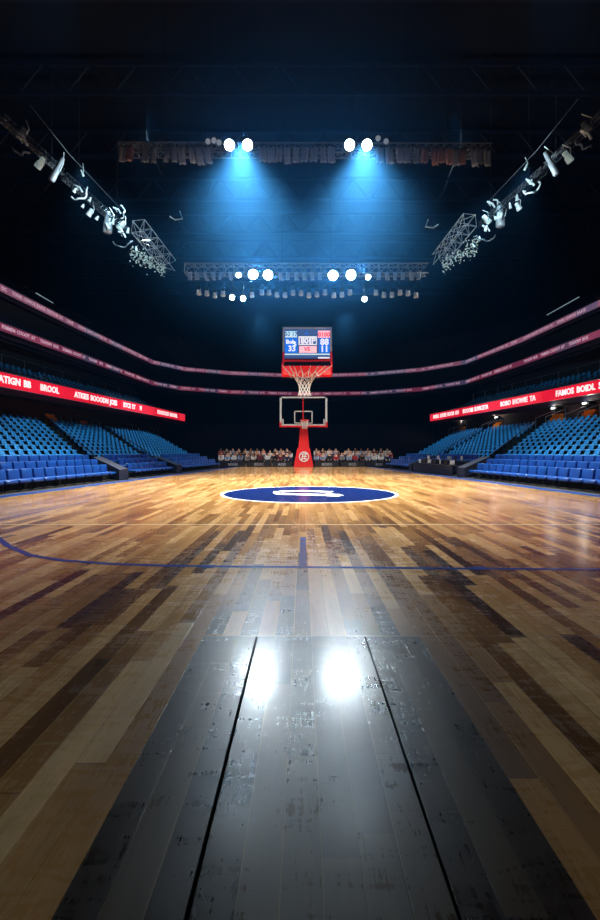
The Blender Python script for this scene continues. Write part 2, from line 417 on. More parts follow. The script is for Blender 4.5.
def make_courtside():
    r = empty('courtside_chair')
    MB().add(*rounded_slab(.54, .46, .13, T((0, -.02, .335)))).build('seat', M_seatA, r, True)
    MB().add(*rounded_slab(.54, .11, .40, T((0, .24, .53)) @ RX(-.16))).build('backrest', M_seatA, r, True)
    for sx in (-1, 1):
        x = sx*.25; l = MB()
        l.tube([(x, -.2, .005), (x, -.17, .28), (x, .18, .28), (x, .25, .60)], .014, 5)
        l.tube([(x, .22, .005), (x, .16, .28)], .014, 5)
        l.build('side_frame', M_leg, r)
    return r
def make_stadium():
    r = empty('stadium_seat')
    s_ = MB(); s_.add(*rounded_slab(.32, .30, .05, T((0, -.02, .30)) @ RX(.10), 2)); s_.build('seat', M_seatB, r, True)
    # curved back shell
    b = MB(); n = 7; vs = []
    for th in (0, 1):
        for i in range(n):
            t = i/(n-1)*2-1
            for k in range(5):
                q = k/4; w = .150*(1-.25*q**3); z = .31+.25*q-.05*abs(t)**3*q; yv = .17+.09*q-.05*t*t+th*.03
                vs.append((t*w, yv, z))
    fs = []; o = n*5
    for i in range(n-1):
        for k in range(4):
            a = i*5+k; fs += [(a, a+1, a+6, a+5), (o+a, o+a+5, o+a+6, o+a+1)]
    for i in range(n-1): fs += [(i*5, (i+1)*5, o+(i+1)*5, o+i*5), (i*5+4, o+i*5+4, o+(i+1)*5+4, (i+1)*5+4)]
    for k in range(4): fs += [(k, o+k, o+k+1, k+1), ((n-1)*5+k, (n-1)*5+k+1, o+(n-1)*5+k+1, o+(n-1)*5+k)]
    b.add(vs, fs).build('backrest', M_seatB, r, True)
    p = MB(); p.box(-.03, .03, .02, .16, 0, .27); p.box(-.05, .05, -.02, .2, 0, .02); p.build('pedestal', M_leg, r)
    return r
BLOCKS = {-1: [(10.3, 20.3), (21.6, 26.9), (28.3, 36.4)], 1: [(10.3, 22.3), (23.9, 30.0), (31.0, 36.4)]}
SIDE = {-1: 'left', 1: 'right'}
chair0 = make_courtside(); seat0 = make_stadium(); used = {'c': False, 's': False}
def rz_for(s, Y, r):
    a = SP(s, Y-.5, r); c = SP(s, Y+.5, r); t = (c-a).normalized()
    nrm = Vector((-t.y, t.x)) if s > 0 else Vector((t.y, -t.x))      # towards court
    return math.atan2(nrm.y, nrm.x)+PI/2                              # seat faces local -Y
BLK = {0: 'near', 1: 'middle', 2: 'far'}
cands = []; restc = []
for s in (-1, 1):
    for bi, (y0, y1) in enumerate(BLOCKS[s]):
        for i, (r, z) in enumerate(zip(CR, CZ)):
            if s > 0 and bi == 1 and i < 2: continue           # press tables stand here
            sc = 1+.13*r; n = int((y1-y0)*sc/.6); cnt = 0
            for k in range(n):
                Y = y1-.3-k*.6/sc; p = SP(s, Y, r+.03, z)
                px = CX+F*p.x/p.y
                if px < -14 or px > 614: continue
                cnt += 1
                lab = 'blue padded courtside chair, %s row of the %s %s block, %s from its far end' % (('front', 'second', 'third')[i], BLK[bi], SIDE[s], ordn(cnt))
                if not used['c']: o = chair0; o.location = p; o.rotation_euler = (0, 0, rz_for(s, Y, r)); used['c'] = True
                else: o = copy_tree(chair0, p, rz_for(s, Y, r))
                tag(o, lab, 'chair', 'blue courtside chairs, %s side' % SIDE[s])
    for bi, (y0, y1) in enumerate(BLOCKS[s]):
        for i, (r, z) in enumerate(zip(BR, BZ)):
            sc = 1+.13*r; n = int((y1-y0)*sc/.56)
            ya = y1+.2 if bi < 2 else y1
            cnt = 0
            for k in range(int((ya-y0+.4)*sc/.56)):
                Y = ya-.25-k*.56/sc; p = SP(s, Y, r+.022, z); px = CX+F*p.x/p.y
                if px < -12 or px > 612: continue
                cnt += 1; cands.append((p.length, s, bi, i, cnt, p, rz_for(s, Y, r)))
cands.sort(key=lambda c: c[0])
for d, s, bi, i, cnt, p, rz in cands[:300]:
    if not used['s']: o = seat0; o.location = p; o.rotation_euler = (0, 0, rz); used['s'] = True
    else: o = copy_tree(seat0, p, rz)
    tag(o, 'blue plastic stadium seat, %s raked row up, %s %s block, %s from its far end' % (ordn(i+1), BLK[bi], SIDE[s], ordn(cnt)), 'stadium seat', 'blue stadium seats, %s stand' % SIDE[s])
# all the farther seats, and those of the middle tier, as one object
far = MB()
def far_seat(mb, p, rz):
    M = T(p) @ Matrix.Rotation(rz, 4, 'Z')
    mb.box(-.155, .155, -.16, .12, .27, .32, M)
    a = [M @ Vector(v) for v in ((-.15, .15, .31), (.15, .15, .31), (.15, .19, .31), (-.15, .19, .31))]
    c = [M @ Vector(v) for v in ((-.115, .23, .56), (.115, .23, .56), (.115, .27, .56), (-.115, .27, .56))]
    m_ = [M @ Vector(v) for v in ((-.15, .20, .47), (.15, .20, .47), (.15, .25, .47), (-.15, .25, .47))]
    mb.hexa(a, m_); mb.hexa(m_, c)
    mb.box(-.03, .03, .02, .14, 0, .27, M)
for d, s, bi, i, cnt, p, rz in cands[300:]: far_seat(far, p, rz)
for s in (-1, 1):
    r1 = [Vector(p) for p in rib1(s)]
    for row in range(6):
        ln = offset(r1, .3+5.6*(row+.62)/6); z = 5.2+2.5*row/6 if row < 6 else 0
        for a, c in zip(ln[:-1], ln[1:]):
            L_ = (c-a).length; n = int(L_/.58); t = (c-a)/L_
            for k in range(n):
                q = a+t*(k+.5)*L_/n
                if abs(F*q.x/q.y) > 320 or (k % 14 == 6): continue
                far_seat(far, Vector((q.x, q.y, z)), math.atan2(t.y, t.x))
tag(far.build('stadium_seats', M_seatB), 'all the farther blue stadium seats of the lower stands and middle tier', 'stadium seats', kind='stuff')

# aisle walls, rails and vomitories
M_rail = mat('grey_handrail', '#7d8a94', .4, .7)
M_orange = mat('orange_stair_nosing', '#ee9022', .6, var=.2)
AIS = {-1: [(20.95, 'near'), (27.6, 'far')], 1: [(23.1, 'near'), (30.5, 'far')]}
for s in (-1, 1):
    for Yf, w in AIS[s]:
        mb = MB()
        hw = .42 if not (s > 0 and w == 'far') else .28
        c = [SP(s, Yf-hw, .0), SP(s, Yf+hw, .0), SP(s, Yf+hw, .25), SP(s, Yf-hw, .25)]
        zt = [.5, .5, 1.05, 1.05]
        mb.hexa([Vector((q.x, q.y, .004)) for q in (c[0], c[1])]+[Vector((q.x, q.y, CZ[2]+.004)) for q in (c[2], c[3])], [Vector((q.x, q.y, z_)) for q, z_ in zip(c, zt)])
        tag(mb.build('aisle_barrier', M_navy), 'dark navy wedge barrier at the foot of the %s %s aisle' % (w, SIDE[s]), 'barrier', 'aisle barriers')
        rl = empty('aisle_handrail', SP(s, Yf, .3, .63)); base = rl.location.copy()
        pts = [SP(s, Yf, r, z+.55)-base for r, z in zip(BR, BZ)]
        MB().tube(pts, .025, 6).build('rail', M_black, rl)
        for j in range(0, NB, 2):
            q = SP(s, Yf, BR[j], BZ[j])-base; MB().tube([q, q+Vector((0, 0, .55))], .02, 6).build('post', M_black, rl)
        tag(rl, 'black handrail climbing the %s aisle of the %s lower stand' % (w, SIDE[s]), 'handrail', 'aisle handrails')
# exits above the seats: white rail, orange steps
EX = {-1: [(60, 'nearest'), (91, 'second'), (131, 'third'), (161, 'farthest')], 1: [(578, 'nearest'), (547, 'second'), (490, 'third'), (455, 'farthest')]}
M_open = mat('exit_opening_wall', '#3a2f2c', .8, var=.3)
for s in (-1, 1):
    for px, w in EX[s]:
        # find a point on the top row under this column
        best = min((abs(CX+F*SP(s, y/10, .97).x/SP(s, y/10, .97).y-px), y/10) for y in range(60, 367))[1]
        p = SP(s, best, .985, BZ[-1]); rz = rz_for(s, best, .98)
        e = empty('exit_stair', p, rz)
        for j in range(5):
            MB().box(-.5, .5, .17*j, .17*(j+1)-.002, 0, .2*(j+1)).build('step', M_orange, e)
        for sx in (-1, 1):
            x = sx*.6
            MB().tube([(x, -.5, 0), (x, -.5, .75), (x, .9, 1.3), (x, .9, .0)], .03, 6).build('rail', M_rail, e)
        lp = SP(s, best, 1.085, BZ[-1]+1.5); la_ = empty('wall_lamp', lp, rz)
        MB().box(-.16, .16, -.05, .05, -.05, .05).build('diffuser', mat('exit_lamp_diffuser', '#e8f0f4', .5, emit=2.2), la_)
        MB().box(-.34, .34, .05, .5, -.08, .08).build('bracket', M_black, la_)
        tag(la_, 'small pale wall lamp over the %s exit above the %s seats' % (w, SIDE[s]), 'lamp', 'exit wall lamps')
        n_ = (SP(s, best, 0)-SP(s, best, 1)).normalized(); light('POINT', 'exit_light', lp+n_*.3+Vector((0, 0, .1)), (0, 0, 0), 22, (1, .85, .7), .1)
        tag(e, 'short orange stair with grey rails at the %s exit above the %s seats' % (w, SIDE[s]), 'stair', 'exit stairs')

# tier handrails with glints
for s in (-1, 1):
    r1 = offset(rib1(s), .45)
    e = empty('tier_handrail', (r1[3].x, r1[3].y, 5.2)); b0 = Vector(e.location)
    for zz in (6.15, 6.0):
        MB().tube([Vector((q.x, q.y, zz))-b0 for q in r1], .018, 5).build('rail', M_rail, e)
    r5 = offset(rib1(s), 5.3)
    tag(e, 'thin grey handrail along the front of the %s middle tier' % SIDE[s], 'handrail', 'middle tier handrails')
    for dpt, zz, zb in ((5.0, 8.35, 7.3),):
        rr = offset(rib1(s), dpt+.5)
        e2 = empty('tier_handrail', (rr[3].x, rr[3].y, zb-.02)); b0 = Vector(e2.location)
        MB().tube([Vector((q.x, q.y, zz))-b0 for q in rr], .022, 5).build('rail', M_rail, e2)
        for a, c in zip(rr[:-1], rr[1:]):
            for k in range(3):
                q = a+(c-a)*k/3; MB().tube([Vector((q.x, q.y, zb-.02))-b0, Vector((q.x, q.y, zz))-b0], .018, 5).build('post', M_rail, e2)
        tag(e2, 'posted grey handrail behind the top row of the %s middle tier' % SIDE[s], 'handrail', 'middle tier handrails')

# ------------------------------------------------------------------ ribbon boards
def led_mat(name, cols, strength, seg):
    m = bpy.data.materials.new(name); m.use_nodes = True; nt = m.node_tree; b = nt.nodes['Principled BSDF']; L = nt.links
    tc = nt.nodes.new('ShaderNodeTexCoord'); sp = nt.nodes.new('ShaderNodeSeparateXYZ'); L.new(tc.outputs['Object'], sp.inputs[0])
    a = nt.nodes.new('ShaderNodeMath'); a.operation = 'SUBTRACT'; L.new(sp.outputs[0], a.inputs[0]); L.new(sp.outputs[1], a.inputs[1])
    ab = nt.nodes.new('ShaderNodeMath'); ab.operation = 'MULTIPLY'; ab.inputs[1].default_value = 1/seg; L.new(sp.outputs[1], ab.inputs[0])
    ax = nt.nodes.new('ShaderNodeMath'); ax.operation = 'MULTIPLY_ADD'; ax.inputs[1].default_value = 1/seg; L.new(sp.outputs[0], ax.inputs[0]); L.new(ab.outputs[0], ax.inputs[2])
    fl_ = nt.nodes.new('ShaderNodeMath'); fl_.operation = 'FLOOR'; L.new(ax.outputs[0], fl_.inputs[0])
    wn_ = nt.nodes.new('ShaderNodeTexWhiteNoise'); wn_.noise_dimensions = '1D'; L.new(fl_.outputs[0], wn_.inputs['W'])
    rp = nt.nodes.new('ShaderNodeValToRGB'); rp.color_ramp.interpolation = 'CONSTANT'; L.new(wn_.outputs[0], rp.inputs[0])
    e = rp.color_ramp.elements; e[0].color = hx(cols[0]); e[1].position = 1/len(cols); e[1].color = hx(cols[1])
    for i in range(2, len(cols)): q = e.new(i/len(cols)); q.color = hx(cols[i])
    L.new(rp.outputs[0], b.inputs['Base Color']); L.new(rp.outputs[0], b.inputs['Emission Color']); b.inputs['Emission Strength'].default_value = strength
    return m
M_red_led = led_mat('red_led_panel', ['#e01a35', '#d81630', '#ee2a40'], .95, 3.7)
M_text_led = mat('white_led_text', '#ffffff', .5, emit=.85, var=.02)
M_text_dim = mat('dim_led_text', '#e0b8cc', .5, emit=.40, var=.1)
M_mauve = led_mat('mauve_led_panel', ['#8c3a5c', '#745070', '#a04868', '#5c4c70', '#903858'], .44, 2.6)
M_mauve2 = led_mat('mauve_led_panel_upper', ['#98607c', '#7c6488', '#a86c88', '#6c6484', '#945070'], .5, 2.9)
def ribbon(name, poly, zc, h, m, label, words, tm, start, step_, size, split_back=None):
    e = empty(name, (poly[len(poly)//2][0], poly[len(poly)//2][1], zc-h/2))
    bo = Vector(e.location)
    mb = MB().strip(poly, zc-h/2, zc+h/2, .14); mb.v = [tuple(Vector(v)-bo) for v in mb.v]
    mb.build('screen', m, e)
    for zz in (zc-h/2-.04, zc+h/2+.04):
        tb = MB().tube([Vector((p[0], p[1], zz))-bo for p in poly], .03, 4); tb.build('edge_trim', M_rail, e)
    P = [Vector(p) for p in poly]
    d = start; total = sum((b-a).length for a, b in zip(P[:-1], P[1:])); wi = 0
    while d < total-3:
        dd = d
        for a, b in zip(P[:-1], P[1:]):
            L_ = (b-a).length
            if dd < L_: break
            dd -= L_
        t = (b-a)/L_; q = a+t*dd; n = Vector((-t.y, t.x)); q = q-n*.02
        w_ = words[wi % len(words)]; wi += 1
        if dd+len(w_)*size*.8 > L_: d += L_-dd+.12; wi -= 1; continue
        to = text_mesh('lettering', w_, size, tm, e, Vector((q.x, q.y, zc))-bo, (t.x, t.y, 0), (0, 0, 1), .03, wide=1.0)
        d += max((v.co-(Vector((q.x, q.y, zc))-bo)).length for v in to.data.vertices)+step_(w_)
    tag(e, label, 'led ribbon board', 'led ribbon boards')
    return e
wl = ['ATIGN', 'BB', 'BROOL', 'ATKIES', 'BOOODN', 'JOES', 'BTCE', 'ET', 'FI', 'FOOOOOD', 'BAOORL', 'AOOO']
wr = ['BOIDL', 'SATIEE', 'BOOB', 'OU', 'BOOOM', 'SUVICETA', 'BOBO', 'IHOWIE', 'TA', 'FAMOS']
stp = lambda k: (lambda w_: k*(.45 if len(w_) > 3 else 1.5))
ribbon('red_ribbon_board', rib1(-1), Z1, .8, M_red_led, 'bright red lettered ribbon board above the left lower stand', wl, M_text_led, 20.9, stp(.56), .56)
ribbon('red_ribbon_board', rib1(1), Z1, .8, M_red_led, 'bright red lettered ribbon board above the right lower stand', wr, M_text_led, 1.0, stp(.56), .56)
ribbon('mauve_ribbon_board', R2, Z2, .52, M_mauve, 'dim crimson ribbon board curving right round the bowl, lower of two', ['TOOOW', 'BOE', 'ITMMEN', 'COOOT', 'AT'], M_text_dim, 2, stp(.36), .36)
ribbon('mauve_ribbon_board', R3, Z3, .56, M_mauve2, 'dim mauve ribbon board curving right round the bowl, upper of two', ['COWOE', 'BAATE', 'OOTTON', 'OC', 'TOWE'], M_text_dim, 2, stp(.4), .4)
# pale light tubes above the upper ribbon, and upper aisle lines
M_tube = mat('pale_light_tube', '#a8c8d8', .4, emit=.35)
for s, a, c in ((-1, at(36, 293, 40), at(53, 303, 46)), (1, at(579, 297, 42), at(547, 315, 50))):
    e = MB().tube([a, c], .045, 6).build('light_tube', M_tube)
    tag(e, 'thin pale light tube above the upper ribbon on the %s' % SIDE[s], 'light', 'thin light tubes')
M_aisle = mat('worn_aisle_edge', '#6b4a2c', .7, var=.2)
ul = offset(R3, .5); uh = offset(R3, 14)
NAM = ['nearest left', 'middle left', 'farthest left', 'farthest right', 'middle right', 'nearest right']
for w, (k, f) in zip(NAM, ((3, .5), (4, .0), (5, .4), (9, .2), (10, .2), (11, .3))):
    def ip(L_, i, f_): return L_[i]+(L_[i+1]-L_[i])*f_
    st = MB()
    a, c = ip(ul, k, f), ip(uh, k, f); t = (ul[k+1]-ul[k]).normalized()*.4
    for j in range(14):
        z = 14.2+8.8*j/14; p = a+(c-a)*(j/14); q = a+(c-a)*((j+.3)/14)
        st.hexa([(p.x-t.x, p.y-t.y, z+.001), (p.x+t.x, p.y+t.y, z+.001), (q.x+t.x, q.y+t.y, z+.001), (q.x-t.x, q.y-t.y, z+.001)],
                [(p.x-t.x, p.y-t.y, z+.06), (p.x+t.x, p.y+t.y, z+.06), (q.x+t.x, q.y+t.y, z+.06), (q.x-t.x, q.y-t.y, z+.06)])
    struct(st.build('trim_top_tier_aisle', M_aisle))

# ------------------------------------------------------------------ basketball hoop stand
M_red = mat('hoop_red_vinyl', '#e0161c', .4, var=.08, coat=.2)
M_rimr = mat('rim_red', '#d8201c', .35, .2)
M_frame = mat('backboard_frame_white', '#cfd6dc', .4, var=.05)
M_net = mat('net_cord', '#e2e4e4', .8, var=.1)
gm = bpy.data.materials.new('backboard_glass'); gm.use_nodes = True; b = gm.node_tree.nodes['Principled BSDF']
b.inputs['Transmission Weight'].default_value = 1; b.inputs['Roughness'].default_value = .02; b.inputs['IOR'].default_value = 1.1; b.inputs['Base Color'].default_value = (.85, .93, 1, 1)
HY = 38.9; S = HY/F
hp = lambda px, py, dy=0: Vector(((px-303.4)*S, dy, H+(HZ-py)*S))
hoop = empty('basketball_hoop', (0.4*S, HY, 0))
def hexa_px(mb, quad, y0, y1):   # quad of (px, py) clockwise from bottom left
    return mb.hexa([hp(*quad[0], y0), hp(*quad[1], y0), hp(*quad[1], y1), hp(*quad[0], y1)], [hp(*quad[3], y0), hp(*quad[2], y0), hp(*quad[2], y1), hp(*quad[3], y1)])
hexa_px(MB(), [(293.6, 467.0), (313.4, 467.0), (309.8, 447.6), (297.4, 447.6)], 0, 1.5).build('base_padding', M_red, hoop, bevel=.04)
hexa_px(MB(), [(298.6, 447.6), (309.2, 447.6), (307.4, 424), (300.2, 424)], .15, .8).build('column_padding', M_red, hoop, bevel=.03)
MB().hexa([hp(300, 426, .7), hp(307, 426, .7), hp(307, 424, 1.0), hp(300, 424, 1.0)], [hp(300, 424, .1), hp(307, 424, .1), hp(307, 415, .1), hp(300, 415, .1)]).build('support_arm', M_black, hoop)
bd = MB()
x0, x1, yt, ybm = 279.8, 327.2, 396.8, 425.6
fwp = 1.35
for q in ([(x0, ybm), (x1, ybm), (x1, ybm-fwp), (x0, ybm-fwp)], [(x0, yt+fwp), (x1, yt+fwp), (x1, yt), (x0, yt)], [(x0, ybm), (x0+fwp+.5, ybm), (x0+fwp+.5, yt), (x0, yt)], [(x1-fwp-.5, ybm), (x1, ybm), (x1, yt), (x1-fwp-.5, yt)]):
    hexa_px(bd, q, -.06, .06)
bd.build('backboard_frame', M_frame, hoop)
gl = MB(); hexa_px(gl, [(x0+1, ybm-1), (x1-1, ybm-1), (x1-1, yt+1), (x0+1, yt+1)], -.012, .012); gl.build('backboard_glass', gm, hoop)
tq = MB(); a0, a1, b0, b1 = 294.2, 312.6, 410.9, 423.6
for q in ([(a0, b1), (a1, b1), (a1, b1-1), (a0, b1-1)], [(a0, b0+1), (a1, b0+1), (a1, b0), (a0, b0)], [(a0, b1), (a0+1, b1), (a0+1, b0), (a0, b0)], [(a1-1, b1), (a1, b1), (a1, b0), (a1-1, b0)]):
    hexa_px(tq, q, -.03, -.014)
tq.build('target_square', M_frame, hoop)
pd = MB(); hexa_px(pd, [(x0-.3, ybm+1.6), (x1+.3, ybm+1.6), (x1+.3, ybm+.1), (x0-.3, ybm+.1)], -.1, .1)
for xx in (x0-.3, x1-1.2):
    hexa_px(pd, [(xx, ybm+.1), (xx+1.5, ybm+.1), (xx+1.5, ybm-3.4), (xx, ybm-3.4)], -.1, .1)
pd.build('edge_padding', M_red, hoop)
hexa_px(MB(), [(302.6, 421), (303.5, 421), (303.5, 398), (302.6, 398)], -.05, -.02).build('centre_stripe', M_red, hoop)
for xx in (x0+2.6, x1-3.8):
    hexa_px(MB(), [(xx, 424), (xx+1.2, 424), (xx+1.2, 419), (xx, 419)], -.04, -.016).build('corner_bracket', M_frame, hoop)
rc = hp(304.6, 420.6, -.42); R_ = .36
MB().tube([(rc.x+R_*math.cos(t), rc.y+R_*math.sin(t), rc.z) for t in [2*PI*i/20 for i in range(20)]], .045, 8, True).build('rim', M_rimr, hoop, True)
MB().hexa([hp(301, 423, -.1), hp(308, 423, -.1), hp(308, 423, .0), hp(301, 423, .0)], [hp(301, 419.6, -.14), hp(308, 419.6, -.14), hp(308, 419.6, .0), hp(301, 419.6, .0)]).build('rim_plate', M_rimr, hoop)
def net(center, r0, r1, z1, cords, rings, rad, parent, prof=None):
    mb = MB(); prof = prof or (lambda t: r0+(r1-r0)*(1-(1-t)**1.6))
    n = rings
    for c in range(cords):
        for sg in (-1, 1):
            pts = []
            for i in range(n+1):
                t = i/n; a = 2*PI*(c+sg*i*.5)/cords; r = prof(t)
                pts.append((center[0]+r*math.cos(a), center[1]+r*math.sin(a), center[2]+(z1-center[2])*t))
            mb.tube(pts, rad, 4)
    return mb.build('net', M_net, parent)
net(rc, .34, .2, rc.z-.72, 10, 6, .017, hoop)
# round white emblem on the base: a ring of curved strokes
em = MB(); ce_ = hp(304, 456.7, -.06); 
ebk = lambda rr, a: (ce_.x+rr*math.cos(a), ce_.y, ce_.z+rr*math.sin(a))
em.tube([ebk(.40, 2*PI*i/24) for i in range(24)], .045, 5, True)
for k in range(3):
    yy = -.2+.2*k
    em.tube([(ce_.x-.28+.08*k, ce_.y, ce_.z+yy-.05), (ce_.x-.05, ce_.y, ce_.z+yy+.05), (ce_.x+.24, ce_.y, ce_.z+yy+.02)], .04, 5)
em.tube([(ce_.x+.12, ce_.y, ce_.z-.3), (ce_.x+.05, ce_.y, ce_.z), (ce_.x+.18, ce_.y, ce_.z+.3)], .04, 5)
em.tube([(ce_.x-.2, ce_.y, ce_.z-.25), (ce_.x-.12, ce_.y, ce_.z+.05), (ce_.x-.2, ce_.y, ce_.z+.28)], .035, 5)
em.build('emblem', M_white, hoop)
tag(hoop, 'red padded basketball hoop stand with glass backboard at the far baseline', 'basketball hoop')

# ------------------------------------------------------------------ hanging scoreboard
BY = 30.0; S2 = BY/F
sb = empty('hanging_scoreboard', (0, BY, 6.3)); sb0 = Vector(sb.location)
bp = lambda px, py, dy=0: Vector(((px-CX)*S2, BY+dy, H+(HZ-py)*S2))-sb0
def bq(mb, xa, xb, ya_, yb_, y0, y1, xs=0):
    return mb.hexa([bp(xa, yb_, y0), bp(xb, yb_, y0), bp(xb, yb_, y1), bp(xa, yb_, y1)], [bp(xa, ya_, y0), bp(xb, ya_, y0), bp(xb, ya_, y1), bp(xa, ya_, y1)])
def led(name, c, st=.9): return mat(name, c, .4, var=.12, scale=1.5, emit=st)
L_bg = led('screen_navy', '#3c5c98', .6); L_blue = led('screen_blue', '#1268d8', .9); L_white = led('screen_white', '#dfe6f4', .95)
L_pink = led('screen_pink', '#f0b6c8', .9); L_red = led('screen_red', '#d83048', .9); L_cy = led('screen_pale_cyan', '#b8e0ee', .9)
fr = MB()
for q in ((282.6, 331.9, 327.4, 329.0), (282.6, 284.2, 327.4, 361), (330.3, 331.9, 327.4, 361)): bq(fr, q[0], q[1], q[2], q[3], -.12, .5)
fr.build('frame', mat('scoreboard_frame', '#a4bace', .4, .05), sb)
bq(MB(), 283.4, 331.1, 328, 361, .0, .45).build('housing', M_black, sb)
scr = bq(MB(), 284.1, 330.4, 329, 358.5, -.03, -.002).build('screen', L_bg, sb)
def panel(name, xa, xb, ya_, yb_, m, d=-.04): return bq(MB(), xa, xb, ya_, yb_, d-.006, d+.008).build(name, m, scr)
panel('display_panel', 285.3, 297.0, 331.5, 337.5, L_cy); panel('display_panel', 318.0, 329.9, 330.8, 337.8, L_pink)
panel('display_panel', 284.9, 297.6, 338.0, 353.0, L_blue); panel('display_panel', 319.2, 329.6, 338.4, 353.0, L_blue)
panel('display_panel', 298.6, 316.8, 336.6, 345.0, L_white); panel('display_panel', 299.2, 316.6, 346.2, 353.0, L_pink)
panel('display_panel', 299.6, 309.3, 338.0, 344.2, L_bg, -.055); panel('display_panel', 311.0, 316.0, 338.0, 344.2, L_bg, -.055)
panel('display_panel', 284.8, 329.8, 353.8, 355.0, L_cy); panel('display_panel', 318, 329.6, 357.2, 358.6, L_white, -.05)
def stext(s, px, py, size, m, d=-.075): return text_mesh('lettering', s, size*S2, m, scr, bp(px, py, d), (1, 0, 0), (0, 0, 1), .03, 'CENTER', .008)
stext('50 17', 291, 334.6, 5.6, L_bg); stext('0100', 324, 335.0, 6.0, L_red); stext('Bob', 290.5, 342.2, 5.6, L_white); stext('33', 292, 349, 7.5, L_white)
stext('5', 295, 344.5, 6, L_white)
stext('88', 324.4, 342.4, 8.5, L_white); stext('11', 324.4, 349.4, 8.5, L_white); stext('80', 304.6, 341.3, 8, L_white); stext('P', 313.4, 341.3, 8, L_white)
stext('VS', 307, 349.6, 5.5, L_red); stext('A', 306.6, 333.5, 4.5, L_blue)
# red lower trim and basket-like red band with netting below the screen
rt = MB(); bq(rt, 282.6, 332.2, 360.0, 361.4, -.14, .5)
rt.hexa([bp(282.0, 366, -.16), bp(284.2, 366, -.16), bp(284.2, 366, .3), bp(282.0, 366, .3)], [bp(282.8, 352, -.14), bp(284.6, 352, -.14), bp(284.6, 352, .3), bp(282.8, 352, .3)])
rt.hexa([bp(330.4, 366, -.16), bp(332.6, 366, -.16), bp(332.6, 366, .3), bp(330.4, 366, .3)], [bp(330.0, 352, -.14), bp(331.8, 352, -.14), bp(331.8, 352, .3), bp(330.0, 352, .3)])
rt.build('red_trim', M_red, sb)
bq(MB(), 284, 331, 361.4, 367, .1, .45).build('lower_panel', M_black, sb)
L_band = mat('red_band', '#e02018', .4, var=.06, emit=.25)
bnd = MB(); bq(bnd, 282.0, 331.8, 367.2, 375.8, -.5, -.38); bq(bnd, 282.0, 331.8, 367.2, 375.8, .35, .47)
bnd.hexa([bp(282.0, 375.8, -.5), bp(283.2, 375.8, -.5), bp(283.2, 375.8, .47), bp(282, 375.8, .47)], [bp(282.0, 364, -.5), bp(283.2, 364, -.5), bp(283.2, 364, .47), bp(282, 364, .47)])
bnd.hexa([bp(330.6, 375.8, -.5), bp(331.8, 375.8, -.5), bp(331.8, 375.8, .47), bp(330.6, 375.8, .47)], [bp(330.6, 364, -.5), bp(331.8, 364, -.5), bp(331.8, 364, .47), bp(330.6, 364, .47)])
bnd.build('red_band', L_band, sb)
cd = MB()
for i, (ta, tb) in enumerate(((282.6, 291.5), (289.5, 294.5), (294, 297.5), (300.4, 303), (310.5, 308.0), (318.5, 312), (325, 314.5), (331.4, 317.5))):
    cd.tube([bp(ta, 367.0, -.52), bp((ta+tb)/2+ (1 if ta < 305 else -1)*.4, 372.5, -.56), bp(tb, 377.5, -.55)], .028, 5)
    cd.tube([bp(ta, 367.0, .5), bp(tb, 377.5, .2)], .02, 5)
cd.build('net_cord', M_net, sb)
nc = bp(304.5, 373.5, -.15)
net(nc, .95, .44, bp(0, 396.3).z, 10, 7, .016, sb, lambda t: .95-.62*math.sin(min(1, t*1.35)*PI/2)+.10*max(0, t-.7)/.3)
M_cable = mat('hoist_cable', '#141a20', .8)
for px in (286, 328):
    MB().tube([bp(px, 328, .2), Vector(((px-CX)*S2, BY+.2, 33))-sb0], .009, 5).build('hoist_cable', M_cable, sb)
tag(sb, 'hanging video scoreboard with red band and white basketball net below', 'scoreboard')

# ------------------------------------------------------------------ overhead trusses, lamps, drapes
def truss_mesh(a, c, w, n, r=.035, bays=None):
    a, c = Vector(a), Vector(c); d = (c-a); L_ = d.length; d.normalize(); u = d.cross(Vector((0, 0, 1))).normalized(); v = u.cross(d)
    cor = [u*w/2+v*w/2, -u*w/2+v*w/2, -u*w/2-v*w/2, u*w/2-v*w/2]
    ch = MB(); la = MB()
    for k in cor: ch.tube([a+k, c+k], r, 6)
    n = max(2, int(L_/w))
    for i in range(n):
        p, q = a+d*L_*i/n, a+d*L_*(i+1)/n
        for j in range(4):
            k, k2 = cor[j], cor[(j+1) % 4]
            la.tube([p+k, q+k2], r*.6, 4); la.tube([p+k, p+k2], r*.6, 4)
    return ch, la
def truss(name, a, c, w, label, m, cables=(), r=.035, up=33):
    o0 = (Vector(a)+Vector(c))/2; e = empty(name, o0)
    ch, la = truss_mesh(Vector(a)-o0, Vector(c)-o0, w, 0, r)
    ch.build('chord', m, e); la.build('lacing', m, e)
    for t in cables:
        p = Vector(a).lerp(Vector(c), t)-o0; MB().tube([p+Vector((0, 0, w/2)), Vector((p.x, p.y, up-o0.z))], .009, 5).build('hoist_cable', M_cable, e)
    tag(e, label, 'truss', 'overhead trusses'); return e
M_trdk = mat('truss_dark', '#56646e', .5, .1)
Y1_, Y2_ = 22.0, 24.0
truss('lighting_truss', at(120, 150, Y1_), at(490, 151, Y1_), .45, 'long upper truss of hanging drapes and four bright floodlights', M_trdk, (.12, .37, .63, .88))
truss('lighting_truss', at(186, 270, Y2_), at(427, 270, Y2_), .5, 'shorter lower truss just above the scoreboard with two lamp clusters', M_trdk, (.1, .4, .6, .9))
